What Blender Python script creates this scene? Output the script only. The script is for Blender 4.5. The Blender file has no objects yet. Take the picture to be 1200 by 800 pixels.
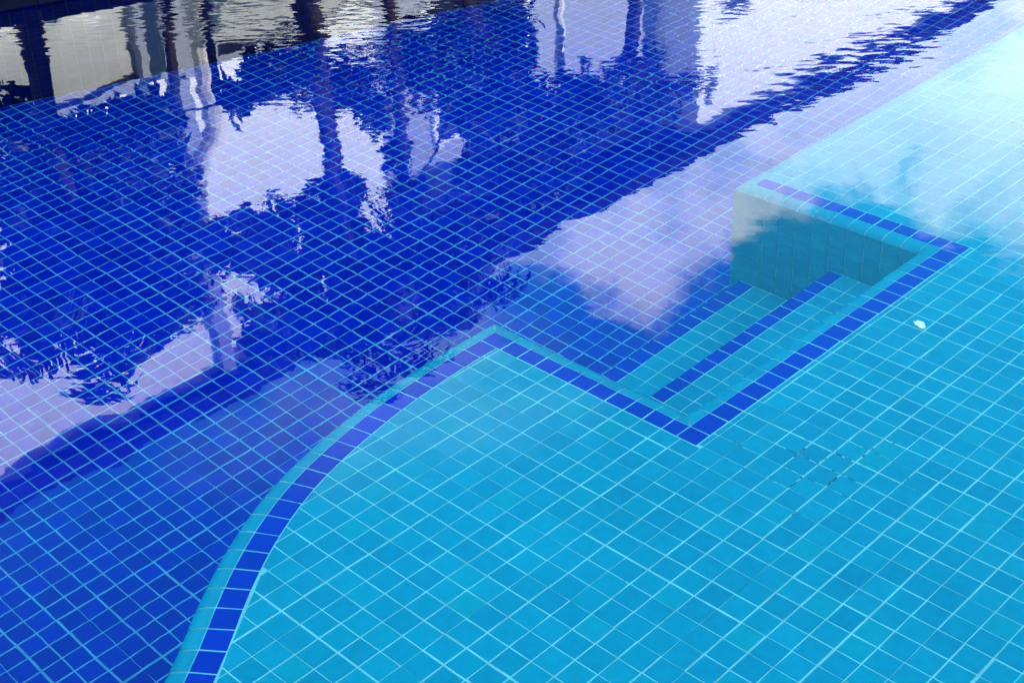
import bpy, bmesh, math, random
import numpy as np
from mathutils import Vector, Matrix

random.seed(7)
R_ = random.Random(11)
sc = bpy.context.scene
COL = sc.collection
T = 0.05                                   # one mosaic tile is 5 cm

# ------------------------------------------------------------------ camera
F_PX, W_PX, H_PX = 1711.26, 1200.0, 800.0
CAM_R = np.array([[0.7186, 0.69454, -0.03505], [0.33787, -0.39273, -0.85534], [-0.60783, 0.6028, -0.51689]])
CAM_C = np.array([27.9627, -28.0264, 31.6692]) * T
cam = bpy.data.cameras.new("camera")
cam.sensor_width = 36.0
cam.lens = 36.0 * F_PX / W_PX
cam.clip_start, cam.clip_end = 0.05, 2000.0
camo = bpy.data.objects.new("camera", cam)
rx, ry, rz = Vector(CAM_R[0]).normalized(), -Vector(CAM_R[1]).normalized(), -Vector(CAM_R[2]).normalized()
m = Matrix((rx, ry, rz)).transposed().to_4x4()
m.translation = Vector(CAM_C)
camo.matrix_world = m
COL.objects.link(camo)
sc.camera = camo

# ------------------------------------------------------------------ render, exposure
sc.render.engine = 'CYCLES'
sc.cycles.use_denoising = True
sc.cycles.max_bounces = 14
sc.cycles.transmission_bounces = 10
sc.cycles.diffuse_bounces = 4
sc.cycles.caustics_refractive = True
sc.cycles.caustics_reflective = True
sc.cycles.sample_clamp_indirect = 4.0
sc.view_settings.view_transform = 'Standard'
sc.view_settings.look = 'None'
sc.view_settings.gamma = 1.0
sc.view_settings.exposure = 2.1

# ------------------------------------------------------------------ sun and sky
WISP_SEED = (5.75, 2.20, 1.59)
CLOUD_SEED = (8.22, 4.31, 1.98)
SUN_EL, SUN_AZ = math.radians(39), math.radians(22)          # azimuth measured from +X towards +Y
to_sun = Vector((math.cos(SUN_EL) * math.cos(SUN_AZ), math.cos(SUN_EL) * math.sin(SUN_AZ), math.sin(SUN_EL)))
sun = bpy.data.lights.new("sun", 'SUN')
sun.energy, sun.angle, sun.color = 5.0, math.radians(0.5), (1.0, 0.95, 0.88)
suno = bpy.data.objects.new("sun", sun)
suno.rotation_euler = to_sun.to_track_quat('Z', 'Y').to_euler()
suno.location = (6, 0, 30)
COL.objects.link(suno)

world = bpy.data.worlds.new("World")
sc.world = world
world.use_nodes = True
wt = world.node_tree
wt.nodes.clear()


def N(t, kind, **kw):
    n = t.nodes.new(kind)
    for k, v in kw.items():
        if k.startswith('i_'):
            key = k[2:]
            n.inputs[int(key) if key.isdigit() else key.replace('_', ' ')].default_value = v
        else:
            setattr(n, k, v)
    return n


def math_node(t, op, a, b=None, c=None, clamp=False):
    n = t.nodes.new('ShaderNodeMath')
    n.operation = op
    n.use_clamp = clamp
    for i, v in enumerate((a, b, c)):
        if v is None:
            continue
        if isinstance(v, (int, float)):
            n.inputs[i].default_value = v
        else:
            t.links.new(v, n.inputs[i])
    return n.outputs[0]


def ramp(t, fac, stops, interp='LINEAR'):
    n = t.nodes.new('ShaderNodeValToRGB')
    n.color_ramp.interpolation = interp
    els = n.color_ramp.elements
    els.remove(els[1])
    els[0].position = stops[0][0]
    els[0].color = (*stops[0][1][:3], 1)
    for p, c in stops[1:]:
        els.new(p).color = (*c[:3], 1)
    t.links.new(fac, n.inputs[0])
    return n.outputs[0]


def smooth(t, v, a, b):
    n = t.nodes.new('ShaderNodeMapRange')
    n.interpolation_type = 'SMOOTHSTEP'
    n.inputs['From Min'].default_value, n.inputs['From Max'].default_value = a, b
    t.links.new(v, n.inputs['Value'])
    return n.outputs['Result']


def build_world():
    t = wt
    sky = N(t, 'ShaderNodeTexSky', sky_type='NISHITA', sun_disc=False, sun_elevation=SUN_EL,
            sun_rotation=math.pi / 2 - SUN_AZ, altitude=20.0, air_density=1.1, dust_density=0.6, ozone_density=2.0)
    bsky = N(t, 'ShaderNodeBackground')
    bsky.inputs['Strength'].default_value = 0.15
    tint = N(t, 'ShaderNodeMix', data_type='RGBA', blend_type='MULTIPLY')      # deep tropical blue
    tint.inputs[0].default_value = 1.0
    tint.inputs[7].default_value = (0.18, 1.15, 1.15, 1)
    t.links.new(sky.outputs[0], tint.inputs[6])
    t.links.new(tint.outputs[2], bsky.inputs['Color'])
    tc = t.nodes.new('ShaderNodeTexCoord')
    sep = t.nodes.new('ShaderNodeSeparateXYZ')
    t.links.new(tc.outputs['Generated'], sep.inputs[0])
    z = sep.outputs['Z']
    # cloud field on a flat layer overhead, plus billows low on the horizon
    zz = math_node(t, 'MAXIMUM', z, 0.04)
    zz = math_node(t, 'ADD', zz, 0.25)
    cmb = t.nodes.new('ShaderNodeCombineXYZ')
    t.links.new(math_node(t, 'DIVIDE', sep.outputs['X'], zz), cmb.inputs[0])
    t.links.new(math_node(t, 'DIVIDE', sep.outputs['Y'], zz), cmb.inputs[1])
    n1 = N(t, 'ShaderNodeTexNoise', i_Scale=1.7, i_Detail=7.0, i_Roughness=0.58)
    mpw = t.nodes.new('ShaderNodeMapping')
    mpw.inputs['Location'].default_value = WISP_SEED
    t.links.new(cmb.outputs[0], mpw.inputs['Vector'])
    t.links.new(mpw.outputs[0], n1.inputs['Vector'])
    n2 = N(t, 'ShaderNodeTexNoise', i_Scale=3.4, i_Detail=8.0, i_Roughness=0.6)
    n3 = N(t, 'ShaderNodeTexNoise', i_Scale=7.0, i_Detail=8.0, i_Roughness=0.62)
    mpn = t.nodes.new('ShaderNodeMapping')
    mpn.inputs['Location'].default_value = CLOUD_SEED
    t.links.new(tc.outputs['Generated'], mpn.inputs['Vector'])
    t.links.new(mpn.outputs[0], n3.inputs['Vector'])
    t.links.new(mpn.outputs[0], n2.inputs['Vector'])
    clear_top = smooth(t, math_node(t, 'MULTIPLY', z, -1.0), -0.62, -0.52)          # clear overhead
    wisps = math_node(t, 'MULTIPLY', smooth(t, n1.outputs[0], 0.47, 0.66), math_node(t, 'MULTIPLY', clear_top, 0.5))
    # bank: thick below about 26 degrees with a billowing upper edge
    edge = math_node(t, 'MULTIPLY_ADD', n2.outputs[0], 0.36, 0.274)
    bank = smooth(t, math_node(t, 'SUBTRACT', edge, z), -0.008, 0.018)
    dens = math_node(t, 'MAXIMUM', wisps, math_node(t, 'MULTIPLY', bank, math_node(t, 'MULTIPLY_ADD', smooth(t, n3.outputs[0], 0.40, 0.54), 0.45, 0.52)))
    bcl = N(t, 'ShaderNodeBackground')
    bcl.inputs['Color'].default_value = (1.0, 0.98, 0.99, 1)
    shade = ramp(t, n2.outputs[0], [(0.3, (0.55, 0.68, 0.78)), (0.62, (0.92, 1.0, 0.98))])
    t.links.new(shade, bcl.inputs['Color'])
    low = smooth(t, math_node(t, 'MULTIPLY', z, -1.0), -0.44, -0.33)          # brighter towards the horizon
    t.links.new(math_node(t, 'MULTIPLY_ADD', low, 0.2, 1.3), bcl.inputs['Strength'])
    mix = t.nodes.new('ShaderNodeMixShader')
    t.links.new(dens, mix.inputs[0])
    t.links.new(bsky.outputs[0], mix.inputs[1])
    t.links.new(bcl.outputs[0], mix.inputs[2])
    out = t.nodes.new('ShaderNodeOutputWorld')
    t.links.new(mix.outputs[0], out.inputs[0])


build_world()

# ------------------------------------------------------------------ materials
def new_mat(name):
    mt = bpy.data.materials.new(name)
    mt.use_nodes = True
    t = mt.node_tree
    b = t.nodes['Principled BSDF']
    return mt, t, b


def island_random(t):
    geo = t.nodes.new('ShaderNodeNewGeometry')
    oi = t.nodes.new('ShaderNodeObjectInfo')
    s = math_node(t, 'ADD', geo.outputs['Random Per Island'], oi.outputs['Random'])
    return math_node(t, 'FRACT', s), geo


def tile_mat(name, c_lo, c_hi, c_odd, rough=0.22):
    mt, t, b = new_mat(name)
    r, geo = island_random(t)
    base = ramp(t, r, [(0.0, c_lo), (0.45, tuple((a + c) / 2 for a, c in zip(c_lo, c_hi))), (0.93, c_hi), (0.97, c_odd)])
    # mottled glaze and slow drift from sheet to sheet
    n1 = N(t, 'ShaderNodeTexNoise', i_Scale=2.2, i_Detail=4.0, i_Roughness=0.6)
    n2 = N(t, 'ShaderNodeTexNoise', i_Scale=55.0, i_Detail=3.0, i_Roughness=0.6)
    t.links.new(geo.outputs['Position'], n1.inputs['Vector'])
    t.links.new(geo.outputs['Position'], n2.inputs['Vector'])
    v = math_node(t, 'MULTIPLY_ADD', n1.outputs[0], 0.40, 0.66)
    v2 = math_node(t, 'MULTIPLY_ADD', n2.outputs[0], 0.28, 0.0)
    v = math_node(t, 'ADD', v, v2)
    mx = N(t, 'ShaderNodeMix', data_type='RGBA', blend_type='MULTIPLY')
    mx.inputs[0].default_value = 1.0
    cmb = t.nodes.new('ShaderNodeCombineColor')
    for i in range(3):
        t.links.new(v, cmb.inputs[i])
    t.links.new(base, mx.inputs[6])
    t.links.new(cmb.outputs[0], mx.inputs[7])
    t.links.new(mx.outputs[2], b.inputs['Base Color'])
    b.inputs['Roughness'].default_value = rough
    b.inputs['Specular IOR Level'].default_value = 0.04
    return mt


def grout_mat(name, c, stain_at=None):
    mt, t, b = new_mat(name)
    geo = t.nodes.new('ShaderNodeNewGeometry')
    n1 = N(t, 'ShaderNodeTexNoise', i_Scale=14.0, i_Detail=4.0)
    t.links.new(geo.outputs['Position'], n1.inputs['Vector'])
    col = ramp(t, n1.outputs[0], [(0.3, tuple(x * 0.72 for x in c)), (0.65, c)])
    n3 = N(t, 'ShaderNodeTexNoise', i_Scale=23.0, i_Detail=5.0, i_Roughness=0.7)
    t.links.new(geo.outputs['Position'], n3.inputs['Vector'])
    if stain_at:
        dist = t.nodes.new('ShaderNodeVectorMath')
        dist.operation = 'DISTANCE'
        dist.inputs[1].default_value = stain_at
        t.links.new(geo.outputs['Position'], dist.inputs[0])
        near = math_node(t, 'MULTIPLY', smooth(t, math_node(t, 'MULTIPLY', dist.outputs['Value'], -1.0), -0.30, -0.03), 0.16)
        k = smooth(t, math_node(t, 'ADD', n3.outputs[0], near), 0.66, 0.74)
    else:
        k = smooth(t, n3.outputs[0], 0.68, 0.78)
    mx = N(t, 'ShaderNodeMix', data_type='RGBA')
    t.links.new(k, mx.inputs[0])
    t.links.new(col, mx.inputs[6])
    mx.inputs[7].default_value = (0.03, 0.17, 0.20, 1)
    t.links.new(mx.outputs[2], b.inputs['Base Color'])
    b.inputs['Roughness'].default_value = 0.8
    b.inputs['Specular IOR Level'].default_value = 0.1
    return mt


def plain(name, c, rough=0.7, var=0.15, scale=4.0, spec=0.3, bump=0.0):
    mt, t, b = new_mat(name)
    geo = t.nodes.new('ShaderNodeNewGeometry')
    n1 = N(t, 'ShaderNodeTexNoise', i_Scale=scale, i_Detail=6.0, i_Roughness=0.6)
    t.links.new(geo.outputs['Position'], n1.inputs['Vector'])
    col = ramp(t, n1.outputs[0], [(0.25, tuple(x * (1 - var) for x in c)), (0.75, tuple(min(1, x * (1 + var * 0.4)) for x in c))])
    t.links.new(col, b.inputs['Base Color'])
    b.inputs['Roughness'].default_value = rough
    b.inputs['Specular IOR Level'].default_value = spec
    if bump:
        bp = t.nodes.new('ShaderNodeBump')
        bp.inputs['Strength'].default_value = bump
        bp.inputs['Distance'].default_value = 0.01
        n2 = N(t, 'ShaderNodeTexNoise', i_Scale=scale * 12, i_Detail=5.0)
        t.links.new(geo.outputs['Position'], n2.inputs['Vector'])
        t.links.new(n2.outputs[0], bp.inputs['Height'])
        t.links.new(bp.outputs[0], b.inputs['Normal'])
    return mt


def leaf_mat(name, lo, hi):
    mt, t, b = new_mat(name)
    r, geo = island_random(t)
    col = ramp(t, r, [(0.0, lo), (0.7, tuple((a + c) / 2 for a, c in zip(lo, hi))), (1.0, hi)])
    t.links.new(col, b.inputs['Base Color'])
    b.inputs['Roughness'].default_value = 0.5
    b.inputs['Specular IOR Level'].default_value = 0.3
    return mt


M = {}
M['cyan'] = tile_mat('turquoise_glazed_tile', (0.002, 0.37, 0.54), (0.003, 0.45, 0.60), (0.003, 0.46, 0.56))
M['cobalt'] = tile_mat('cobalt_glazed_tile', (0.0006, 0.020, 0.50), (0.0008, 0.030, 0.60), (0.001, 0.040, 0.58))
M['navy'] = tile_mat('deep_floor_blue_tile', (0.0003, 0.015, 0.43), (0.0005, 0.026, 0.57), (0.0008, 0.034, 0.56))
M['teal'] = tile_mat('teal_wall_tile', (0.002, 0.25, 0.38), (0.003, 0.31, 0.44), (0.003, 0.33, 0.42))  # turquoise tile darkened in colour for the shade on the ledge wall
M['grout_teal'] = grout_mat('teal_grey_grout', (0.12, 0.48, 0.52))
M['grout'] = grout_mat('pale_aqua_grout', (0.36, 0.95, 0.92), (4.3 * T, 12.0 * T, -0.15))
M['grout_wall'] = grout_mat('dark_wall_grout', (0.018, 0.035, 0.10))
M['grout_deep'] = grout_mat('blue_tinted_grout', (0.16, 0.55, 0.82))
M['slate'] = plain('dark_slate', (0.006, 0.008, 0.03), 0.45, 0.4, 6.0)
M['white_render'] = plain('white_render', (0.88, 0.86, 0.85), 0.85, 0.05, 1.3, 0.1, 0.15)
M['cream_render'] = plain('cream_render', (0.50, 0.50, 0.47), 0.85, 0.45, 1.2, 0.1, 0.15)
M['blue_grey_render'] = plain('pale_blue_grey_render', (0.36, 0.38, 0.47), 0.85, 0.08, 2.0, 0.1, 0.1)  # white render with the shade of the recess put into its colour
M['waterline'] = tile_mat('waterline_navy_tile', (0.002, 0.006, 0.10), (0.003, 0.009, 0.15), (0.004, 0.010, 0.13))
M['grey_render'] = plain('grey_render', (0.30, 0.32, 0.38), 0.85, 0.10, 2.0, 0.1, 0.1)
M['fascia'] = plain('dark_roof_fascia', (0.006, 0.007, 0.015), 0.7, 0.3, 3.0, 0.05)
M['glass_dark'] = plain('dark_window_glass', (0.012, 0.016, 0.03), 0.08, 0.2, 2.0, 0.5)
M['white_paint'] = plain('white_paint', (0.80, 0.79, 0.80), 0.5, 0.05, 5.0)
M['paver'] = plain('stone_paver', (0.33, 0.31, 0.28), 0.8, 0.25, 8.0, 0.2, 0.3)
M['lawn'] = plain('lawn_green', (0.045, 0.085, 0.025), 0.9, 0.5, 7.0, 0.1, 0.5)
M['leaf'] = leaf_mat('broad_leaf_green', (0.010, 0.026, 0.010), (0.032, 0.060, 0.02))
M['palm_leaf'] = leaf_mat('palm_leaf_green', (0.014, 0.036, 0.014), (0.05, 0.09, 0.03))
M['bark'] = plain('brown_bark', (0.05, 0.04, 0.035), 0.9, 0.5, 18.0, 0.1, 0.6)
M['pale_bark'] = plain('pale_palm_bark', (0.74, 0.69, 0.66), 0.85, 0.35, 22.0, 0.1, 0.6)
M['petal'] = plain('white_petal', (0.86, 0.86, 0.82), 0.5, 0.08, 60.0)


def water_mat():
    mt = bpy.data.materials.new('clear_pool_water')
    mt.use_nodes = True
    t = mt.node_tree
    t.nodes.clear()
    geo = t.nodes.new('ShaderNodeNewGeometry')
    pos = geo.outputs['Position']

    def layer(scale, amp, mask=None, detail=2.0, stretch=None):
        v = pos
        if stretch:
            mp = t.nodes.new('ShaderNodeMapping')
            mp.vector_type = 'TEXTURE'
            mp.inputs['Rotation'].default_value = (0, 0, stretch[0])
            mp.inputs['Scale'].default_value = (stretch[1], stretch[2], 1)
            t.links.new(pos, mp.inputs['Vector'])
            v = mp.outputs[0]
        n = N(t, 'ShaderNodeTexNoise', i_Scale=scale, i_Detail=detail, i_Roughness=0.5)
        t.links.new(v, n.inputs['Vector'])
        sub = t.nodes.new('ShaderNodeVectorMath')
        sub.operation = 'SUBTRACT'
        t.links.new(n.outputs['Color'], sub.inputs[0])
        sub.inputs[1].default_value = (0.5, 0.5, 0.5)
        mul = t.nodes.new('ShaderNodeVectorMath')
        mul.operation = 'MULTIPLY'
        t.links.new(sub.outputs[0], mul.inputs[0])
        mul.inputs[1].default_value = (amp, amp, 0)
        o = mul.outputs[0]
        if mask is not None:
            sc_ = t.nodes.new('ShaderNodeVectorMath')
            sc_.operation = 'SCALE'
            t.links.new(o, sc_.inputs[0])
            t.links.new(mask, sc_.inputs['Scale'])
            o = sc_.outputs[0]
        return o

    nm = N(t, 'ShaderNodeTexNoise', i_Scale=1.1, i_Detail=2.0)
    t.links.new(pos, nm.inputs['Vector'])
    sp_ = t.nodes.new('ShaderNodeSeparateXYZ')
    t.links.new(pos, sp_.inputs[0])
    far = smooth(t, math_node(t, 'SUBTRACT', sp_.outputs['Y'], sp_.outputs['X']), 1.7, 3.6)      # a breath of wind on the far side
    gust = math_node(t, 'MULTIPLY_ADD', smooth(t, nm.outputs[0], 0.42, 0.62), math_node(t, 'MULTIPLY_ADD', far, 1.7, 0.25), 0.14)
    layers = [layer(2.2, 0.009), layer(7.0, 0.012, None, 1.5), layer(34.0, 0.030, gust, 1.5, (math.radians(44), 2.3, 0.62))]
    acc = (0, 0, 1)
    cur = None
    for l in layers:
        ad = t.nodes.new('ShaderNodeVectorMath')
        ad.operation = 'ADD'
        t.links.new(l, ad.inputs[0])
        if cur is None:
            ad.inputs[1].default_value = acc
        else:
            t.links.new(cur, ad.inputs[1])
        cur = ad.outputs[0]
    nz = t.nodes.new('ShaderNodeVectorMath')
    nz.operation = 'NORMALIZE'
    t.links.new(cur, nz.inputs[0])
    g = t.nodes.new('ShaderNodeBsdfGlass')
    g.inputs['IOR'].default_value = 1.333
    g.inputs['Roughness'].default_value = 0.0
    g.inputs['Color'].default_value = (1, 1, 1, 1)
    # the same wavy surface has to point downwards when it is met from below
    flip = t.nodes.new('ShaderNodeVectorMath')
    flip.operation = 'SCALE'
    t.links.new(nz.outputs[0], flip.inputs[0])
    t.links.new(math_node(t, 'MULTIPLY_ADD', geo.outputs['Backfacing'], -2.0, 1.0), flip.inputs['Scale'])
    t.links.new(flip.outputs[0], g.inputs['Normal'])
    out = t.nodes.new('ShaderNodeOutputMaterial')
    t.links.new(g.outputs[0], out.inputs[0])
    return mt


M['water'] = water_mat()

# ------------------------------------------------------------------ object helpers
def link_mesh(name, verts, faces, mat, parent=None, smooth_=False, loc=None):
    me = bpy.data.meshes.new(name)
    me.from_pydata([tuple(v) for v in verts], [], faces)
    me.update()
    me.materials.append(mat)
    if smooth_:
        me.polygons.foreach_set('use_smooth', [True] * len(me.polygons))
    o = bpy.data.objects.new(name, me)
    COL.objects.link(o)
    if parent is not None:
        o.parent = parent
    if loc is not None:
        o.location = loc
    return o


def empty(name, loc=(0, 0, 0), label=None, cat=None, group=None, kind=None):
    o = bpy.data.objects.new(name, None)
    o.location = loc
    COL.objects.link(o)
    tag(o, label, cat, group, kind)
    return o


def tag(o, label=None, cat=None, group=None, kind=None):
    for k, v in (('label', label), ('category', cat), ('group', group), ('kind', kind)):
        if v:
            o[k] = v
    return o


class MB:
    def __init__(s):
        s.v, s.f = [], []

    def add(s, verts, faces):
        o = len(s.v)
        s.v += [tuple(v) for v in verts]
        s.f += [tuple(i + o for i in f) for f in faces]

    def box(s, a, b):
        x0, y0, z0 = a
        x1, y1, z1 = b
        s.add([(x0, y0, z0), (x1, y0, z0), (x1, y1, z0), (x0, y1, z0), (x0, y0, z1), (x1, y0, z1), (x1, y1, z1), (x0, y1, z1)],
              [(3, 2, 1, 0), (4, 5, 6, 7), (0, 1, 5, 4), (1, 2, 6, 5), (2, 3, 7, 6), (3, 0, 4, 7)])

    def tube(s, pts, rad, n=8):
        pts = [Vector(p) for p in pts]
        rings = []
        for k, p in enumerate(pts):
            d = (pts[min(k + 1, len(pts) - 1)] - pts[max(k - 1, 0)]).normalized()
            a = d.cross(Vector((0.31, 0.95, 0.05))).normalized()
            b = d.cross(a)
            rings.append([p + (a * math.cos(2 * math.pi * q / n) + b * math.sin(2 * math.pi * q / n)) * rad[k] for q in range(n)])
        vs = [v for r in rings for v in r]
        fs = []
        for k in range(len(pts) - 1):
            for q in range(n):
                q2 = (q + 1) % n
                fs.append((k * n + q, k * n + q2, (k + 1) * n + q2, (k + 1) * n + q))
        fs.append(tuple(reversed(range(n))))
        fs.append(tuple((len(pts) - 1) * n + q for q in range(n)))
        s.add(vs, fs)

    def build(s, name, mat, parent=None, smooth_=False):
        return link_mesh(name, s.v, s.f, mat, parent, smooth_)


# how large a tile shows: exact projection through the flat water surface
def project(P):
    P = np.asarray(P, float)
    h = CAM_C[2]
    d = P[:, :2] - CAM_C[:2]
    r = np.linalg.norm(d, axis=1) + 1e-9
    D = np.maximum(-P[:, 2], 1e-6)
    lo, hi = np.zeros(len(P)), r.copy()
    for _ in range(28):
        mid = (lo + hi) / 2
        g = mid / np.hypot(mid, h) > 1.333 * (r - mid) / np.hypot(r - mid, D)
        hi = np.where(g, mid, hi)
        lo = np.where(g, lo, mid)
    W = np.c_[CAM_C[:2] + d * (mid / r)[:, None], np.zeros(len(P))]
    Y = (CAM_R @ (W - CAM_C).T).T
    zc = np.where(Y[:, 2] > 0.05, Y[:, 2], np.nan)
    return np.c_[W_PX / 2 + F_PX * Y[:, 0] / zc, H_PX / 2 + F_PX * Y[:, 1] / zc]


CHAM, PROUD = 0.0006, 0.0012


def tile_geo(poly, nrm):
    """poly: 3-D points (metres) of the tile's top, counter-clockwise about nrm."""
    c = sum(poly, Vector()) / len(poly)
    top = []
    for p in poly:
        d = p - c
        L = d.length
        top.append(c + d * max(0.55, 1 - 1.5 * CHAM / max(L, 1e-6)))
    low = [p - nrm * 0.0004 for p in poly]
    bot = [p - nrm * PROUD for p in poly]
    n = len(poly)
    vs = top + low + bot
    fs = [tuple(range(n))]
    for k in range(n):
        k2 = (k + 1) % n
        fs.append((n + k, n + k2, k2, k))
        fs.append((2 * n + k, 2 * n + k2, n + k2, n + k))
    return vs, fs


SHARED = {}


def emit_tiles(parent, tiles, mat, name='tile', field='tile_field', most=300, hidden=None):
    """tiles: list of (poly, nrm). The `most` that show largest become parts, the rest one part of kind stuff."""
    cen = []
    flat, cnt = [], []
    for poly, nrm in tiles:
        flat += [tuple(p) for p in poly]
        cnt.append(len(poly))
    uv = project(flat)
    score = []
    k = 0
    for (poly, nrm), n in zip(tiles, cnt):
        q = uv[k:k + n]
        k += n
        c = sum(poly, Vector()) / n
        facing = nrm.dot(Vector(CAM_C) + Vector((0, 0, 1.2)) - c) > 0
        cx, cy = q[:, 0].mean(), q[:, 1].mean()
        if not facing or not (-8 < cx < W_PX + 8 and -8 < cy < H_PX + 8) or np.isnan(cx) or (hidden and hidden(c)):
            score.append(0)
            continue
        x, y = q[:, 0], q[:, 1]
        score.append(abs(np.dot(x, np.roll(y, 1)) - np.dot(y, np.roll(x, 1))) / 2)
    order = sorted(range(len(tiles)), key=lambda a: -score[a])
    pick = set(a for a in order[:most] if score[a] > 0)
    rest = MB()
    for a, (poly, nrm) in enumerate(tiles):
        if a in pick:
            c = sum(poly, Vector()) / len(poly)
            key = (round(nrm.x, 3), round(nrm.y, 3), round(nrm.z, 3), tuple((round(p.x - c.x, 3), round(p.y - c.y, 3), round(p.z - c.z, 3)) for p in poly), mat.name)
            me = SHARED.get(key)
            if me is None:
                vs, fs = tile_geo([p - c for p in poly], nrm)
                me = bpy.data.meshes.new(name)
                me.from_pydata([tuple(v) for v in vs], [], fs)
                me.materials.append(mat)
                SHARED[key] = me
            o = bpy.data.objects.new(name, me)
            o.location = c
            o.parent = parent
            COL.objects.link(o)
        else:
            rest.add(*tile_geo(poly, nrm))
    if rest.v:
        o = rest.build(field, mat, parent)
        o['kind'] = 'stuff'
    return len(pick)


UP = Vector((0, 0, 1))


class Lines:
    """Grid lines that wander a little from one sheet of mosaic to the next."""
    def __init__(s, seed, off, amp, gap, gvar):
        s.seed, s.off, s.amp, s.gap, s.gvar = seed, off, amp, gap, gvar

    def at(s, k, block):
        r = random.Random(hash((s.seed, k, block // 7)) & 0xffffffff)
        pos = k + s.off + r.gauss(0, s.amp)
        g = max(0.028, s.gap + r.gauss(0, s.gvar))
        return pos - g / 2, pos + g / 2


def clip(poly, a, b, c):
    """keep a*x+b*y<=c"""
    out = []
    n = len(poly)
    for k in range(n):
        p, q = poly[k], poly[(k + 1) % n]
        dp, dq = a * p[0] + b * p[1] - c, a * q[0] + b * q[1] - c
        if dp <= 0:
            out.append(p)
        if dp * dq < 0:
            s = dp / (dp - dq)
            out.append((p[0] + (q[0] - p[0]) * s, p[1] + (q[1] - p[1]) * s))
    return out


def area2(poly):
    return abs(sum(p[0] * q[1] - q[0] * p[1] for p, q in zip(poly, poly[1:] + poly[:1]))) / 2


def to3(poly, z, tilt=0.0):
    return [Vector((x * T, y * T, z * T)) for x, y in poly]


def grid_cell(LI, LJ, i, j, jit=0.006):
    x0, x1 = LI.at(i, j)[1], LI.at(i + 1, j)[0]
    y0, y1 = LJ.at(j, i)[1], LJ.at(j + 1, i)[0]
    J = lambda: R_.gauss(0, jit)
    return [(x0 + J(), y0 + J()), (x1 + J(), y0 + J()), (x1 + J(), y1 + J()), (x0 + J(), y1 + J())]


# ------------------------------------------------------------------ pool plan (in tiles)
Z_LEDGE, Z_BEVEL, Z_STEP0, Z_STEP1, Z_FLOOR = -3.0, -3.5, -8.85, -14.0, -18.75
I_MAX, J_MIN, J_MAX = 22.0, -25.0, 110.0
FARA, FARB = (-81.3, -25.0), (-36.3, 110.0)
curve_pts = [(12.3, -25), (7.4, -22), (4.3, -20), (1.75, -18), (-0.5, -16), (-2.5, -14), (-4.15, -12), (-5.6, -10), (-7.15, -8), (-8.5, -6), (-9.6, -4),
             (-10.45, -2), (-11.05, 0), (-11.5, 2), (-11.85, 4), (-12.05, 6), (-12.18, 8), (-12.2, 9.85)]


def catmull(pts, per=8):
    out = []
    for k in range(len(pts) - 1):
        p0, p1, p2, p3 = pts[max(k - 1, 0)], pts[k], pts[k + 1], pts[min(k + 2, len(pts) - 1)]
        for s in range(per):
            u = s / per
            out.append(tuple(0.5 * (2 * b + (c - a) * u + (2 * a - 5 * b + 4 * c - d) * u * u + (3 * b - a - 3 * c + d) * u ** 3)
                             for a, b, c, d in zip(p0, p1, p2, p3)))
    out.append(pts[-1])
    return out


def resample(pts, step):
    acc = [0]
    for a, b in zip(pts, pts[1:]):
        acc.append(acc[-1] + math.dist(a, b))
    n = max(1, round(acc[-1] / step))
    out = []
    k = 0
    for q in range(n + 1):
        s = acc[-1] * q / n
        while k < len(acc) - 2 and acc[k + 1] < s:
            k += 1
        u = (s - acc[k]) / max(acc[k + 1] - acc[k], 1e-9)
        out.append((pts[k][0] + (pts[k + 1][0] - pts[k][0]) * u, pts[k][1] + (pts[k + 1][1] - pts[k][1]) * u))
    return out


def offset_path(pts, d):
    """offset to the left of travel by d with mitres"""
    out = []
    for k, p in enumerate(pts):
        ns = []
        for a, b in ((k - 1, k), (k, k + 1)):
            if 0 <= a and b < len(pts):
                dx, dy = pts[b][0] - pts[a][0], pts[b][1] - pts[a][1]
                L = math.hypot(dx, dy)
                ns.append((-dy / L, dx / L))
        if len(ns) == 1:
            out.append((p[0] + ns[0][0] * d, p[1] + ns[0][1] * d))
        else:
            bx, by = ns[0][0] + ns[1][0], ns[0][1] + ns[1][1]
            L2 = (bx * bx + by * by)
            s = 2 * d / L2
            out.append((p[0] + bx * s, p[1] + by * s))
    return out


curve = resample(catmull(curve_pts), 1.02)
AB_J0, AB_J1 = 9.85, 10.75
BC_I0, BC_I1 = -1.25, -0.25
CD_J0, CD_J1 = 30.12, 31.1
LIP_I = -12.2
ab_i = [LIP_I] + [float(k) for k in range(-11, -1)] + [BC_I0]
bc_j = [AB_J1] + [float(k) for k in range(12, 31)]
bc_j[-1] = CD_J0
beyond_j = [CD_J1] + [float(k) for k in range(32, 111)]
lip = list(curve)                                              # ... A
lip += [(LIP_I, AB_J1)]
lip += [(i, AB_J1) for i in ab_i[1:]]                          # A -> B
lip += [(BC_I0, j) for j in bc_j[1:]]                          # B -> C
lip += [(float(i), CD_J0) for i in range(-2, -12, -1)] + [(LIP_I, CD_J0)]   # C -> D
lip += [(LIP_I, j) for j in beyond_j]
corner_pts = [(LIP_I, AB_J1), (BC_I0, AB_J1), (BC_I0, CD_J0), (LIP_I, CD_J0)]

BEV = [(0.0, 0.0), (0.34, -0.05), (0.60, -0.18), (0.76, -0.50)]    # rounded edge tile: outwards, down
WALL_OFF = 0.76

# ------------------------------------------------------------------ pool floor (deep end)
def far_x(j):
    return FARA[0] + (FARB[0] - FARA[0]) * (j - FARA[1]) / (FARB[1] - FARA[1])


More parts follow.
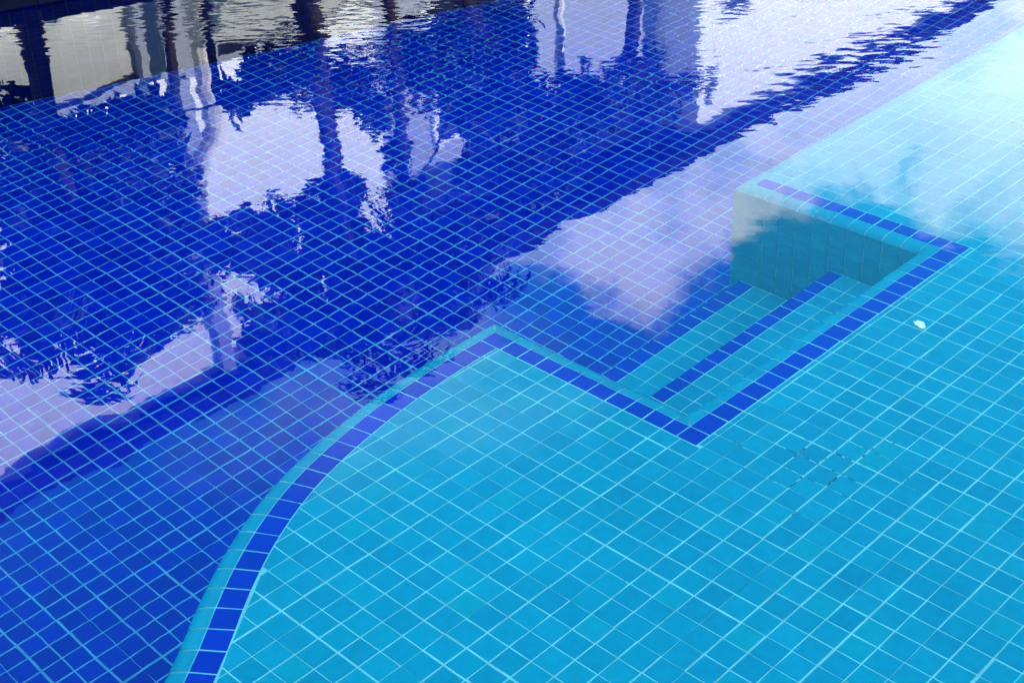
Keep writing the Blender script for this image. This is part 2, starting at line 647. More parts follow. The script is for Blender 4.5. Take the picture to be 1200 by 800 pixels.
wall_line = offset_path(lip, WALL_OFF)
zg = Z_FLOOR * T - PROUD + 0.0003
floor_poly = [(FARA[0], J_MIN), (I_MAX, J_MIN), (I_MAX, J_MAX), (FARB[0], J_MAX)]
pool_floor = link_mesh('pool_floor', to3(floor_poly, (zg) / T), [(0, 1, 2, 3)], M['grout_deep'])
tag(pool_floor, 'deep blue mosaic floor of the pool with pale grout lines', kind='structure')
curve_x = lambda j: np.interp(j, [p[1] for p in curve], [p[0] for p in curve])


def under_ledge(i, j):
    if j < AB_J1:
        return i > curve_x(j) + 0.6
    if j > CD_J0 - 0.8:
        return i > LIP_I + 0.6
    return i > LIP_I


LI = Lines(1, 0.18, 0.012, 0.085, 0.016)
LJ = Lines(2, 0.764, 0.012, 0.075, 0.02)
tiles = []
for j in range(int(J_MIN) - 1, int(J_MAX) + 1):
    for i in range(-84, 14):
        ci, cj = i + 0.68, j + 1.26
        if under_ledge(ci, cj) or ci < far_x(cj) - 0.8 or cj < J_MIN - 0.5 or cj > J_MAX + 0.5:
            continue
        poly = grid_cell(LI, LJ, i, j, 0.008)
        dx, dy = FARB[0] - FARA[0], FARB[1] - FARA[1]
        L = math.hypot(dx, dy)
        poly = clip(poly, -dy / L, dx / L, (-dy * FARA[0] + dx * FARA[1]) / L - 0.05)
        if len(poly) < 3 or area2(poly) < 0.05:
            continue
        tiles.append((to3(poly, Z_FLOOR), UP))
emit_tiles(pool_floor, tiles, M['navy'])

# ------------------------------------------------------------------ shallow ledge
zl = Z_LEDGE * T - PROUD + 0.0003
in_curve = offset_path(curve, -1.0)
ledge_poly = list(lip)
ledge_poly[0] = (12.3, J_MIN)
ledge_poly += [(I_MAX, J_MAX), (I_MAX, J_MIN)]
bm = bmesh.new()
vs = [bm.verts.new((x * T, y * T, zl)) for x, y in ledge_poly]
f = bm.faces.new(vs)
bm.normal_update()
if f.normal.z < 0:
    f.normal_flip()
bmesh.ops.triangulate(bm, faces=bm.faces[:])
me = bpy.data.meshes.new('pool_ledge')
bm.to_mesh(me)
bm.free()
me.materials.append(M['grout'])
pool_ledge = bpy.data.objects.new('pool_ledge', me)
COL.objects.link(pool_ledge)
tag(pool_ledge, 'shallow turquoise mosaic ledge with pale grout under clear water', kind='structure')

LI2 = Lines(3, 0.0, 0.010, 0.066, 0.018)
LJ2 = Lines(4, 0.0, 0.010, 0.056, 0.021)
segs = []
for a, b in zip(in_curve, in_curve[1:]):
    dx, dy = b[0] - a[0], b[1] - a[1]
    L = math.hypot(dx, dy)
    nx, ny = -dy / L, dx / L                       # left normal, out of the ledge
    segs.append((nx, ny, nx * a[0] + ny * a[1] - 0.025, min(a[1], b[1]), max(a[1], b[1])))
tiles = []
for j in range(int(J_MIN), int(J_MAX)):
    for i in range(-14, int(I_MAX)):
        base = grid_cell(LI2, LJ2, i, j)
        regs = []
        if j < 10:
            p = clip(base, 0, 1, AB_J0 - 0.03) if i < 0 else base
            for nx, ny, c, y0, y1 in segs:
                if len(p) >= 3 and y1 > j - 2.5 and y0 < j + 3.5:
                    p = clip(p, nx, ny, c)
            regs.append(p)
        if (9 if i < 0 else 10) <= j < (32 if i < 0 else 31):
            p = clip(clip(base, 0, -1, -AB_J0 - 0.0), 0, 1, CD_J1) if i < 0 else base
            p = clip(p, -1, 0, -(BC_I1 + 0.035)) if len(p) >= 3 else []
            regs.append(p)
        if j >= 31:
            p = clip(base, 0, -1, -(CD_J1 + 0.03)) if i < 0 else base
            p = clip(p, -1, 0, -(LIP_I + 0.03)) if len(p) >= 3 else []
            regs.append(p)
        for p in regs:
            if len(p) >= 3 and area2(p) > 0.03:
                tiles.append((to3(p, Z_LEDGE + max(-0.006, min(0.006, R_.gauss(0, 0.003)))), UP))
emit_tiles(pool_ledge, tiles, M['cyan'])

# dark blue marker row along the lip
rows = []
out_c, in_c = offset_path(curve, -0.04), offset_path(curve, -0.975)
g = 0.028


def lerp(a, b, u):
    return tuple(x + (y - x) * u for x, y in zip(a, b))


for k in range(len(curve) - 1):
    gg = max(0.015, g + R_.gauss(0, 0.006))
    rows.append([lerp(out_c[k], out_c[k + 1], gg), lerp(in_c[k], in_c[k + 1], gg), lerp(in_c[k], in_c[k + 1], 1 - gg), lerp(out_c[k], out_c[k + 1], 1 - gg)])


def rect(i0, i1, j0, j1):
    J = lambda: R_.gauss(0.032, 0.008)
    return [(i0 + J(), j0 + J()), (i1 - J(), j0 + J()), (i1 - J(), j1 - J()), (i0 + J(), j1 - J())]


ab_all = ab_i[:-1] + [BC_I0, BC_I1]
for a, b in zip(ab_all, ab_all[1:]):
    if b - a < 0.05:
        continue
    rows.append(rect(a, b, AB_J0, AB_J1))
for a, b in zip(bc_j, bc_j[1:]):
    rows.append(rect(BC_I0, BC_I1, a, b))
cd_i = [LIP_I] + [float(k) for k in range(-11, -1)] + [BC_I0, BC_I1]
for a, b in zip(cd_i, cd_i[1:]):
    rows.append(rect(a, b, CD_J0, CD_J1))
emit_tiles(pool_ledge, [(to3(p, Z_LEDGE), UP) for p in rows], M['cobalt'], 'edge_tile', 'edge_tile_field')


# rounded turquoise edge tiles going over the lip
def sweep_faces(A, B, prof):
    """A, B: plan points with their outward unit-offset partners -> verts rows along prof"""
    vs = []
    for w, h in prof:
        for P, Q in (A, B):
            vs.append(Vector(((P[0] + (Q[0] - P[0]) * w) * T, (P[1] + (Q[1] - P[1]) * w) * T, (Z_LEDGE + h) * T)))
    fs = [(2 * k, 2 * k + 2, 2 * k + 3, 2 * k + 1) for k in range(len(prof) - 1)]
    return vs, fs


unit = offset_path(lip, 1.0)
base = MB()
prof_b = [(w - 0.02, h - 0.045) for w, h in BEV]
for k in range(len(lip) - 1):
    if math.dist(lip[k], lip[k + 1]) > 1e-4:
        base.add(*sweep_faces((lip[k], unit[k]), (lip[k + 1], unit[k + 1]), prof_b))
b_ = base.build('bullnose_bedding', M['grout'], pool_ledge)
pieces = []
for k in range(len(lip) - 1):
    L = math.dist(lip[k], lip[k + 1])
    if L < 0.06:
        continue
    u = min(0.3, 0.042 / L)
    A = (lerp(lip[k], lip[k + 1], u), lerp(unit[k], unit[k + 1], u))
    B = (lerp(lip[k], lip[k + 1], 1 - u), lerp(unit[k], unit[k + 1], 1 - u))
    pieces.append(sweep_faces(A, B, BEV))
vis, rest = 0, MB()
for vs, fs in pieces:
    c = sum(vs, Vector()) / len(vs)
    uv = project([tuple(c)])[0]
    if -30 < uv[0] < W_PX + 30 and -30 < uv[1] < H_PX + 30 and vis < 300:
        link_mesh('bullnose_tile', [v - c for v in vs], fs, M['cyan'], pool_ledge, True, c)
        vis += 1
    else:
        rest.add(vs, fs)
o = rest.build('bullnose_tile_field', M['cyan'], pool_ledge)
o['kind'] = 'stuff'


# walls below the lip
def wall_tiles(P, Q, z0, z1, cuts=None, rows_from=None):
    """vertical tiles on the wall whose plan runs P->Q, water on the left of travel"""
    dx, dy = Q[0] - P[0], Q[1] - P[1]
    L = math.hypot(dx, dy)
    n = Vector((-dy / L, dx / L, 0))
    cuts = cuts or [0, L]
    zs = [z0]
    zz = math.floor(z0 - 0.35)
    while zz > z1 + 0.15:
        zs.append(zz)
        zz -= 1
    zs.append(z1)
    out = []
    for a, b in zip(cuts, cuts[1:]):
        if b - a < 0.12:
            continue
        for h0, h1 in zip(zs, zs[1:]):
            J = lambda: R_.gauss(0.035, 0.008)
            pa, pb = a + J(), b - J()
            A = (P[0] + dx / L * pa, P[1] + dy / L * pa)
            B = (P[0] + dx / L * pb, P[1] + dy / L * pb)
            t_, l_ = h0 - J(), h1 + J()
            poly = [Vector((A[0] * T, A[1] * T, t_ * T)), Vector((B[0] * T, B[1] * T, t_ * T)), Vector((B[0] * T, B[1] * T, l_ * T)), Vector((A[0] * T, A[1] * T, l_ * T))]
            out.append((poly, n))
    return out


ledge_wall_b = MB()
lw = []
inset = offset_path(lip, WALL_OFF - 0.04)
for k in range(len(lip) - 1):
    a, b = inset[k], inset[k + 1]
    if math.dist(a, b) < 1e-3:
        continue
    ledge_wall_b.add([(a[0] * T, a[1] * T, (Z_BEVEL - 0.02) * T), (b[0] * T, b[1] * T, (Z_BEVEL - 0.02) * T), (b[0] * T, b[1] * T, (Z_FLOOR - .1) * T), (a[0] * T, a[1] * T, (Z_FLOOR - .1) * T)], [(3, 2, 1, 0)])
    a, b = wall_line[k], wall_line[k + 1]
    if math.dist(a, b) > 0.1:
        lw += wall_tiles(a, b, Z_BEVEL - 0.03, Z_FLOOR)
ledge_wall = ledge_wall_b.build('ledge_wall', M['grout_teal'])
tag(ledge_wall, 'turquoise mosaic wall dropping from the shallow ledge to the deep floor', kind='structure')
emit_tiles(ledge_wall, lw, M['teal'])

# ------------------------------------------------------------------ corner steps
S_I0 = BC_I0 - WALL_OFF
S_J0, S_J1 = AB_J1 + WALL_OFF, CD_J0 - WALL_OFF
N0, E0, N1, E1 = -5.95, -6.75, -11.3, -12.25
stp = MB()
d = 0.04
stp.box(((E0 + d) * T, (S_J0 - 0.03) * T, (Z_FLOOR - 0.1) * T), ((S_I0 + 0.03) * T, (S_J1 + 0.03) * T, Z_STEP0 * T - PROUD + 0.0003))
steps = stp.build('pool_steps', M['grout'])
st2 = MB()
st2.box(((E1 + d) * T, (S_J0 - 0.03) * T, (Z_FLOOR - 0.1) * T), ((E0 + d) * T, (S_J1 + 0.03) * T, Z_STEP1 * T - PROUD + 0.0003))
st2.build('lower_step', M['grout'], steps)
tag(steps, 'sunken turquoise mosaic steps with dark blue nosing rows in the square recess', kind='structure')
t_c, t_n = [], []
jl = [S_J0] + [float(k) for k in range(12, 30)]
jl[-1] = S_J1
for z, cols, nose in ((Z_STEP0, [N0, -5.0, -4.0, -3.0, S_I0], (E0, N0)), (Z_STEP1, [N1, -10.25, -9.2, -8.1, -7.0, E0 + d], (E1, N1))):
    for j0, j1 in zip(jl, jl[1:]):
        for i0, i1 in zip(cols, cols[1:]):
            if i1 - i0 > 0.15:
                t_c.append((to3(rect(i0, i1, j0, j1), z), UP))
        t_n.append((to3(rect(nose[0], nose[1], j0, j1), z), UP))
nW = Vector((-1, 0, 0))
for x, z0, z1 in ((E0, Z_STEP0, Z_STEP1), (E1, Z_STEP1, Z_FLOOR)):
    for t_ in wall_tiles((x, S_J0), (x, S_J1), z0 - 0.04, z1 + 0.03, [j - S_J0 for j in jl]):
        t_c.append(t_)
emit_tiles(steps, t_c, M['cyan'])
emit_tiles(steps, t_n, M['cobalt'], 'edge_tile', 'edge_tile_field')

# ------------------------------------------------------------------ outer pool walls, coping, water
outline = [FARA, (I_MAX, J_MIN), (I_MAX, J_MAX), FARB]
dx, dy = FARB[0] - FARA[0], FARB[1] - FARA[1]
LF = math.hypot(dx, dy)
fn = Vector((dy / LF, -dx / LF, 0))                 # towards the water
fw = MB()
fw.add([(FARA[0] * T, FARA[1] * T, 0.02), (FARB[0] * T, FARB[1] * T, 0.02), (FARB[0] * T, FARB[1] * T, Z_FLOOR * T - .01), (FARA[0] * T, FARA[1] * T, Z_FLOOR * T - .01)], [(0, 1, 2, 3)])
far_wall = fw.build('far_pool_wall', M['grout_wall'])
tag(far_wall, 'dark blue tiled wall at the far side of the pool', kind='structure')
fo = (fn.x * 0.05, fn.y * 0.05)
tl = wall_tiles((FARB[0] + fo[0], FARB[1] + fo[1]), (FARA[0] + fo[0], FARA[1] + fo[1]), 0.3, Z_FLOOR + .02, [k * 1.0 for k in range(int(LF))])
emit_tiles(far_wall, tl, M['waterline'])
ow = MB()
for a, b in ((FARA, (I_MAX, J_MIN)), ((I_MAX, J_MIN), (I_MAX, J_MAX)), ((I_MAX, J_MAX), FARB)):
    ow.add([(a[0] * T, a[1] * T, 0.02), (b[0] * T, b[1] * T, 0.02), (b[0] * T, b[1] * T, Z_FLOOR * T - .01), (a[0] * T, a[1] * T, Z_FLOOR * T - .01)], [(3, 2, 1, 0)])
near_wall = ow.build('near_pool_wall', M['cobalt'])
tag(near_wall, 'tiled near walls of the pool', kind='structure')

w = link_mesh('pool_water', [(x * T, y * T, 0) for x, y in [(FARA[0] - 0.01, J_MIN), (I_MAX, J_MIN), (I_MAX, J_MAX), (FARB[0] - 0.01, J_MAX)]], [(0, 1, 2, 3)], M['water'])
tag(w, 'calm clear pool water mirroring palms, a white building and clouds', kind='structure')

coping = empty('pool_coping', kind='structure')
tag(coping, 'dark slate coping stones along the pool edge')


def coping_run(a, b, nx, ny, wdt=0.32):
    """nx, ny point away from the water"""
    L = math.dist(a, b)
    n = max(1, round(L / 0.6))
    for k in range(n):
        u0, u1 = (k * L / n + 0.003) / L, ((k + 1) * L / n - 0.003) / L
        p, q = lerp(a, b, u0), lerp(a, b, u1)
        c = Vector(((p[0] + q[0]) / 2, (p[1] + q[1]) / 2, 0.03))
        dz = R_.gauss(0, 0.0006)
        cs = [(p[0] - nx * 0.012, p[1] - ny * 0.012), (q[0] - nx * 0.012, q[1] - ny * 0.012), (q[0] + nx * wdt, q[1] + ny * wdt), (p[0] + nx * wdt, p[1] + ny * wdt)]
        ins = [((x - c.x) * 0.985 + c.x, (y - c.y) * 0.985 + c.y) for x, y in cs]
        vs = [(x - c.x, y - c.y, -0.025) for x, y in cs] + [(x - c.x, y - c.y, 0.019 + dz) for x, y in cs] + [(x - c.x, y - c.y, 0.024 + dz) for x, y in ins]
        fs = [(8, 9, 10, 11)]
        for r in (0, 4):
            for s in range(4):
                s2 = (s + 1) % 4
                fs.append((r + s, r + s2, r + 4 + s2, r + 4 + s))
        bm2 = bmesh.new()
        bv = [bm2.verts.new(v) for v in vs]
        for f_ in fs:
            bm2.faces.new([bv[x] for x in f_])
        bmesh.ops.recalc_face_normals(bm2, faces=bm2.faces[:])
        me = bpy.data.meshes.new('coping_stone')
        bm2.to_mesh(me)
        bm2.free()
        me.materials.append(M['slate'])
        o = bpy.data.objects.new('coping_stone', me)
        o.location = c
        o.parent = coping
        COL.objects.link(o)


mt_ = lambda p: (p[0] * T, p[1] * T)
coping_run(mt_(FARA), mt_(FARB), -fn.x, -fn.y)
coping_run(mt_(FARA), mt_((I_MAX, J_MIN)), 0, -1)
coping_run(mt_((I_MAX, J_MIN)), mt_((I_MAX, J_MAX)), 1, 0)
coping_run(mt_((I_MAX, J_MAX)), mt_(FARB), 0, 1)

# ground: one sheet to the horizon with the pool left open, paving laid 4 mm above it near the pool
ring_in = [mt_(p) for p in outline]


def ring(name, inner, outer, z, mat):
    return link_mesh(name, [(x, y, z) for x, y in inner] + [(x, y, z) for x, y in outer], [(k, 4 + k, 4 + (k + 1) % 4, (k + 1) % 4) for k in range(4)], mat)


gnd = ring('ground', ring_in, [(-700, -700), (700, -700), (700, 700), (-700, 700)], 0.004, M['lawn'])
tag(gnd, 'grass ground around the pool', kind='structure')
deck_in = [(x - 0.0, y) for x, y in ring_in]
deck = ring('pool_deck', deck_in, [(-5.2, -4.2), (3.1, -4.2), (3.1, 9.0), (-3.2, 9.0)], 0.012, M['paver'])
tag(deck, 'paved deck round the pool', kind='structure')

# ------------------------------------------------------------------ floating petal
pv, pf = [], []
nu, nv = 8, 5
for a in range(nu + 1):
    u = a / nu
    wd = 0.0105 * math.sin(math.pi * min(1, u * 0.93 + 0.07)) ** 0.7 * (1 - 0.35 * math.exp(-((u - 0.62) / 0.12) ** 2))
    for b in range(nv + 1):
        v = b / nv * 2 - 1
        pv.append(((u - 0.5) * 0.038, v * wd + 0.002 * math.sin(u * 5), 0.0022 + 0.0035 * v * v + 0.003 * u * u))
for a in range(nu):
    for b in range(nv):
        k = a * (nv + 1) + b
        pf.append((k, k + nv + 1, k + nv + 2, k + 1))
pet = link_mesh('fallen_petal', pv, pf, M['petal'], None, True, (2.88 * T, 20.91 * T, 0.0))
pet.rotation_euler = (0, 0, math.radians(-28))
md = pet.modifiers.new('thickness', 'SOLIDIFY')
md.thickness = 0.0009
tag(pet, 'small curled white petal floating over the turquoise ledge', 'petal')

# ------------------------------------------------------------------ white building beyond the pool
RC = 0.7
WX, EX = -9.55, -9.38
bld = empty('white_building', (WX, 8, 0), 'long white two-storey building with a dark overhanging roof edge', 'building')


def part(mb, name, mat, parent=bld):
    o = mb.build(name, mat, parent)
    o.matrix_parent_inverse = Matrix.Translation(-Vector(parent.location)) if parent.parent is None else Matrix()
    return o


mb = MB()
mb.box((WX - 6, 3.0 - 9, 3.05), (WX, 7.7, 6.19))
part(mb, 'wall', M['white_render'])
mb = MB()
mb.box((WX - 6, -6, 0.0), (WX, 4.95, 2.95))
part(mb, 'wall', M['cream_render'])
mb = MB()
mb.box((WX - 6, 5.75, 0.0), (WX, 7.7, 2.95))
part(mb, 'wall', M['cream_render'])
mb = MB()
mb.box((WX - 6, 4.953, 0.0), (WX + 0.12, 5.747, 2.95))
part(mb, 'pier', M['grey_render'])
mb = MB()
mb.box((WX - 6, -6, 2.953), (WX + 0.06, 7.7, 3.047))
part(mb, 'band_course', M['grey_render'])
mb = MB()
mb.box((WX - 6, 7.703, 0), (WX - RC, 13.047, 6.19))
part(mb, 'recessed_wall', M['blue_grey_render'])
mb = MB()
mb.box((WX - RC + .003, 7.703, 2.9), (WX - 0.02, 13.047, 3.08))
part(mb, 'balcony_floor', M['grey_render'])
mb = MB()
mb.box((WX - 6, 13.05, 0), (WX, 40, 6.19))
part(mb, 'wall', M['white_render'])
mb = MB()
mb.box((WX - 6.3, -6.3, 6.195), (EX, 40.3, 6.43))
part(mb, 'roof_slab', M['fascia'])
mb = MB()
mb.box((WX - 6.0, -6.0, 6.433), (EX - 0.35, 40.0, 6.50))
part(mb, 'roof_deck', M['grey_render'])
# grey strip at the upper left, coloured as the shaded edge of a pillar
for y0 in (5.27,):
    mb = MB()
    mb.box((WX + 0.002, y0, 3.05), (WX + 0.10, y0 + 0.15, 6.18))
    part(mb, 'downpipe_cover', M['grey_render'])


def window(y0, y1, z0, z1, x=WX):
    fr = MB()
    t_ = 0.06
    for a, b in (((y0, z0), (y1, z0 + t_)), ((y0, z1 - t_), (y1, z1)), ((y0, z0 + t_), (y0 + t_, z1 - t_)), ((y1 - t_, z0 + t_), (y1, z1 - t_))):
        fr.box((x + 0.002, a[0], a[1]), (x + 0.05, b[0], b[1]))
    o = part(fr, 'window', M['white_paint'])
    p = MB()
    p.box((x + 0.003, y0 + t_ + .001, z0 + t_ + .001), (x + 0.018, y1 - t_ - .001, z1 - t_ - .001))
    p.build('pane', M['glass_dark'], o)
    return o


window(3.3, 4.7, 0.9, 2.25)
window(0.2, 1.8, 0.9, 2.25)
window(13.45, 14.15, 3.5, 4.75)
window(15.2, 16.6, 3.5, 4.75)
window(18.5, 19.9, 3.5, 4.75)
for y0 in (13.5, 16.0, 18.5):
    window(y0, y0 + 1.5, 0.9, 2.3)
window(9.0, 10.6, 3.15, 5.2, WX - RC)
window(8.2, 9.6, 0.5, 2.4, WX - RC)
window(11.0, 12.4, 0.5, 2.4, WX - RC)
# slatted vent high on the right-hand block
vb = MB()
vb.box((WX + 0.002, 13.24, 5.36), (WX + 0.02, 13.40, 5.86))
vent = part(vb, 'vent', M['glass_dark'])
for k in range(6):
    s = MB()
    s.box((WX + 0.021, 13.25, 5.39 + k * 0.078), (WX + 0.04, 13.39, 5.41 + k * 0.078))
    s.build('slat', M['grey_render'], vent)

# ------------------------------------------------------------------ unseen wing added on the camera's side to shade the pool
HX = 3.35
hot = empty('hotel_wing', (HX, 5, 0), 'tall plain hotel wing standing behind the pool deck', 'building')
mb = MB()
mb.box((HX, -22, 0), (HX + 8, 34, 9.8))
part(mb, 'wall', M['cream_render'], hot)
mb = MB()
mb.box((HX - 0.25, -22.3, 9.803), (HX + 8.3, 34.3, 10.05))
part(mb, 'roof_slab', M['fascia'], hot)
for lvl in range(3):
    for y0 in range(-20, 33, 4):
        fr = MB()
        z0 = 0.9 + lvl * 3.1
        fr.box((HX - 0.04, y0, z0), (HX - 0.002, y0 + 1.8, z0 + 1.5))
        o = part(fr, 'window', M['white_paint'], hot)
        p = MB()
        p.box((HX - 0.055, y0 + 0.08, z0 + 0.08), (HX - 0.041, y0 + 1.72, z0 + 1.42))
        p.build('pane', M['glass_dark'], o)

# ------------------------------------------------------------------ planting
def leaf_cloud(spheres, seed, size=(0.05, 0.10), dens=4200):
    r = random.Random(seed)
    spheres = [(y, z, rad * 1.12, x) for y, z, rad, x in spheres]
    mb = MB()
    for y, z, rad, x in spheres:
        n = int(dens * rad * rad)
        for _ in range(n):
            d = Vector((r.gauss(0, 1), r.gauss(0, 1), r.gauss(0, 1))).normalized()
            lump = 0.82 + 0.35 * math.sin(d.x * 4.1 + y * 7) * math.sin(d.y * 5.3 + z * 5) + 0.12 * math.sin(d.z * 9)
            c = Vector((x, y, z)) + d * rad * lump * (r.random() ** 0.42)
            a = Vector((r.gauss(0, 1), r.gauss(0, 1), r.gauss(0, 0.7))).normalized()
            b = a.cross(Vector((r.gauss(0, 1), r.gauss(0, 1), r.gauss(0, 1)))).normalized()
            L = r.uniform(*size) * (1.7 if r.random() < 0.4 else 1.0)
            wd = L * r.uniform(0.34, 0.5)
            up = a.cross(b) * L * 0.12
            mb.add([c - a * L * .5, c + b * wd * .5 + up, c + a * L * .5, c - b * wd * .5 + up], [(0, 1, 2), (0, 2, 3)])
    return mb


def broad_tree(name, base, spheres, seed, label, group='trees mirrored in the pool', r0=0.07, bark='bark', lean=None, dens=5600, size=(0.06, 0.12)):
    t_ = empty(name, base, label, 'tree', group)
    r = random.Random(seed + 99)
    B = Vector(base)
    mb = MB()
    cen = sum((Vector((x, y, z)) for y, z, rad, x in spheres), Vector()) / len(spheres)
    zmin = min(z - rad for y, z, rad, x in spheres)
    fork = Vector(lean) if lean else Vector((B.x, B.y * 0.7 + cen.y * 0.3, zmin + 0.25))
    mid = B.lerp(fork, 0.5) + Vector((r.uniform(-.04, .04), r.uniform(-.05, .05), 0))
    mb.tube([B, B.lerp(mid, .5), mid, fork], [r0 * 1.35, r0 * 1.08, r0, r0 * 0.85], 9)
    for y, z, rad, x in spheres:
        c = Vector((x, y, z))
        m_ = fork.lerp(c, 0.5) + Vector((r.uniform(-.08, .08), r.uniform(-.08, .08), r.uniform(-.05, .1)))
        mb.tube([fork, m_, c], [r0 * 0.5, r0 * 0.28, r0 * 0.10], 5)
    part(mb, 'trunk', M[bark], t_)
    lm = leaf_cloud(spheres, seed, size, dens)
    part(lm, 'crown', M['leaf'], t_)
    return t_


def sp(x, lst, jx=0.25, seed=0):
    r = random.Random(seed)
    return [(y, z, rad, x + r.uniform(-jx, jx)) for y, z, rad in lst]


left_l = [(2.32, 1.75, 0.25), (2.71, 1.87, 0.22), (3.05, 2.02, 0.26), (2.35, 2.15, 0.36), (2.79, 2.37, 0.37), (2.36, 2.63, 0.4), (2.88, 2.84, 0.41), (2.12, 2.86, 0.28), (2.58, 3.0, 0.26), (1.7, 2.3, 0.4), (1.65, 2.6, 0.3)]
broad_tree('broadleaf_tree', (-6.5, 2.62, 0), sp(-6.5, left_l, 0.25, 1), 21, 'dense dark tree mirrored at the left behind a thick dark trunk', r0=0.06)
left_r = [(3.3, 2.05, 0.2), (3.21, 2.37, 0.25), (3.22, 3.0, 0.25), (2.99, 3.08, 0.24), (3.35, 2.7, 0.25)]
broad_tree('broadleaf_tree', (-6.75, 3.75, 0), sp(-6.75, left_r, 0.15, 2), 22, 'smaller dark tree mirrored between the pale palm trunk and the thick dark trunk', r0=0.04)
bush_l = [(5.09, 2.83, 0.2), (4.36, 2.78, 0.2), (5.36, 2.8, 0.19)]
broad_tree('broadleaf_tree', (-8.2, 4.85, 0), sp(-8.2, bush_l, 0.1, 7), 27, 'low dark tree mirrored just above the bright patch of white wall', r0=0.04)
low_l = [(4.90, 3.2, 0.2), (4.52, 3.21, 0.25), (4.08, 3.19, 0.25), (3.64, 3.08, 0.23), (4.24, 3.5, 0.29), (4.89, 3.65, 0.3), (5.02, 4.05, 0.26), (4.66, 4.12, 0.28), (4.24, 4.05, 0.24), (3.95, 4.07, 0.16), (5.5, 4.25, 0.14)]
broad_tree('broadleaf_tree', (-6.75, 4.76, 0), sp(-6.6, low_l, 0.2, 3), 23, 'dark tree crown mirrored under the bright patch of white wall', r0=0.05, lean=(-6.75, 4.88, 2.95))
mid_l = [(4.6, 2.24, 0.22), (4.9, 2.3, 0.26), (5.2, 2.44, 0.26), (5.46, 2.6, 0.24), (5.70, 2.9, 0.15), (5.72, 3.2, 0.15), (5.83, 2.38, 0.31), (6.28, 2.58, 0.35), (6.64, 3.06, 0.4), (7.07, 2.73, 0.41), (7.25, 3.42, 0.46), (7.01, 3.95, 0.42), (7.63, 3.96, 0.4), (6.77, 4.32, 0.31), (7.33, 4.32, 0.3), (6.3, 3.57, 0.16), (5.78, 3.5, 0.10), (7.82, 3.35, 0.3)]
broad_tree('broadleaf_tree', (-7.0, 6.7, 0), sp(-7.0, mid_l, 0.25, 4), 24, 'largest dark tree mirrored in the middle against the cloud', r0=0.08)
br_l = [(8.41, 4.09, 0.26), (8.73, 3.98, 0.23), (9.11, 3.67, 0.22), (9.79, 3.97, 0.18), (10.22, 4.14, 0.17), (9.44, 4.05, 0.2), (10.08, 4.39, 0.2), (9.66, 4.44, 0.14), (9.5, 3.6, 0.16)]
broad_tree('broadleaf_tree', (-7.6, 9.75, 0), sp(-7.6, br_l, 0.15, 5), 25, 'loose tree mirrored right of the largest one beside the white wall', r0=0.085, lean=(-7.6, 9.35, 3.5), dens=2800)


def frond_mesh(length, droop, seed, leaflets=42, wl=0.36):
    r = random.Random(seed)
    mb = MB()
    pts = []
    p = Vector((0, 0, 0))
    ang = math.radians(52)
    n = 14
    for k in range(n + 1):
        pts.append(p.copy())
        p = p + Vector((math.cos(ang), 0, math.sin(ang))) * (length / n)
        ang -= droop / n * (0.5 + k / n)
    mb.tube(pts, [0.014 * (1 - 0.85 * k / n) for k in range(n + 1)], 5)
    for k in range(leaflets):
        u = 0.14 + 0.86 * k / (leaflets - 1)
        fi = u * n
        a = min(n - 1, int(fi))
        q = pts[a].lerp(pts[a + 1], fi - a)
        tdir = (pts[a + 1] - pts[a]).normalized()
        for s in (-1, 1):
            L = wl * math.sin(math.pi * (0.12 + 0.80 * u)) * r.uniform(0.7, 1.15)
            d = (Vector((0, s, 0)) * r.uniform(0.7, 1.0) + tdir * r.uniform(0.35, 0.8) + Vector((0, 0, r.uniform(-0.45, 0.1)))).normalized()
            m1 = q + d * L * 0.5 + Vector((0, 0, -0.02))
            tip = q + d * L * 0.86 + Vector((0, 0, -L * 0.42))
            wv = tdir * r.uniform(0.011, 0.018)
            mb.add([q - wv * .6, q + wv * .6, m1 + wv, m1 - wv, tip], [(0, 1, 2, 3), (3, 2, 4)])
    me = bpy.data.meshes.new('frond')
    me.from_pydata([tuple(v) for v in mb.v], [], mb.f)
    me.materials.append(M['palm_leaf'])
    return me


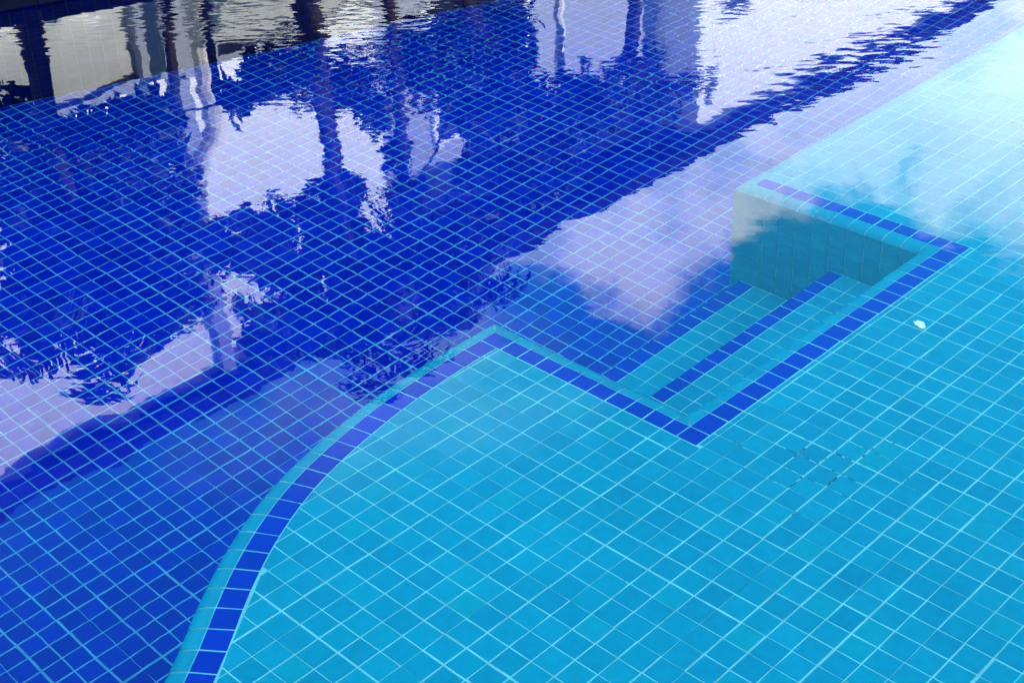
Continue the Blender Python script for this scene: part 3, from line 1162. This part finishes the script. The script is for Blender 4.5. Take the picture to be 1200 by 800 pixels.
def palm(base, path, rad, top, fr_len, nfr, seed, label, bark, drp=2.3, group='palms mirrored in the pool'):
    t_ = empty('palm_tree', base, label, 'palm', group)
    mb = MB()
    pts = []
    for k in range(len(path) - 1):
        a, b = Vector(path[k]), Vector(path[k + 1])
        n = max(2, int((b - a).length / 0.10))
        for q in range(n):
            pts.append(a.lerp(b, q / n))
    pts.append(Vector(path[-1]))
    L = len(pts) - 1
    mb.tube(pts, [rad * (1.25 - 0.45 * k / L) * (1.07 if k % 2 else 0.95) for k in range(L + 1)], 10)
    part(mb, 'trunk', M[bark], t_)
    r = random.Random(seed)
    meshes = [frond_mesh(fr_len * f_, drp * g_, seed + q) for q, (f_, g_) in enumerate(((1, 1), (0.9, 1.2), (1.08, 0.85)))]
    for k in range(nfr):
        o = bpy.data.objects.new('frond', meshes[k % 3])
        o.parent = t_
        o.location = Vector(path[-1]) - Vector(base) + Vector((0, 0, -0.03 * (k % 4)))
        o.rotation_euler = (r.uniform(-.25, .25), r.uniform(-.35, 0.75) if k % 3 else r.uniform(-.5, 0), k * 2.39996 + r.uniform(-.2, .2))
        COL.objects.link(o)
    return t_


palm((-9.0, 5.30, 0), [(-9.0, 5.30, 0), (-9.0, 5.30, 2.3), (-9.0, 5.29, 3.38), (-9.0, 5.0, 3.85), (-9.0, 4.4, 4.3)], 0.085, None, 0.75, 13, 5, 'palm with a pale ringed trunk mirrored at the upper left', 'pale_bark')
palm((-6.6, 5.35, 0), [(-6.6, 5.35, 0), (-6.6, 5.42, 2.0), (-6.55, 5.38, 3.85)], 0.05, None, 1.1, 15, 9, 'palm with drooping fronds mirrored just above the top of the curved edge', 'bark', 2.6)
palm((-6.2, 4.26, 0), [(-6.2, 4.26, 0), (-6.2, 4.30, 1.4), (-6.2, 4.37, 2.15), (-6.2, 4.46, 2.96), (-6.2, 4.52, 3.72)], 0.05, None, 1.2, 16, 6, 'palm whose thin dark trunk crosses the bright patch of wall', 'bark')
palm((-6.3, 2.35, 0), [(-6.3, 2.35, 0), (-6.3, 2.42, 1.5), (-6.3, 2.5, 2.95)], 0.05, None, 0.85, 13, 8, 'palm with fringed fronds hanging over the white wall at the left', 'bark')

# white posts between the trunks
pst = MB()
pst.tube([(-7.2, 7.90, 0), (-7.2, 7.89, 1.5), (-7.2, 7.88, 3.2)], [0.05, 0.048, 0.045], 10)
o = pst.build('garden_post', M['white_paint'])
tag(o, 'thin white post mirrored near the top, beside the largest tree', 'post')
pst = MB()
pst.tube([(-7.4, 7.57, 0), (-7.4, 7.57, 1.5), (-7.4, 7.56, 2.95)], [0.035, 0.033, 0.03], 10)
o = pst.build('garden_post', M['grey_render'])
tag(o, 'grey slimmer post mirrored left of the white one', 'post')
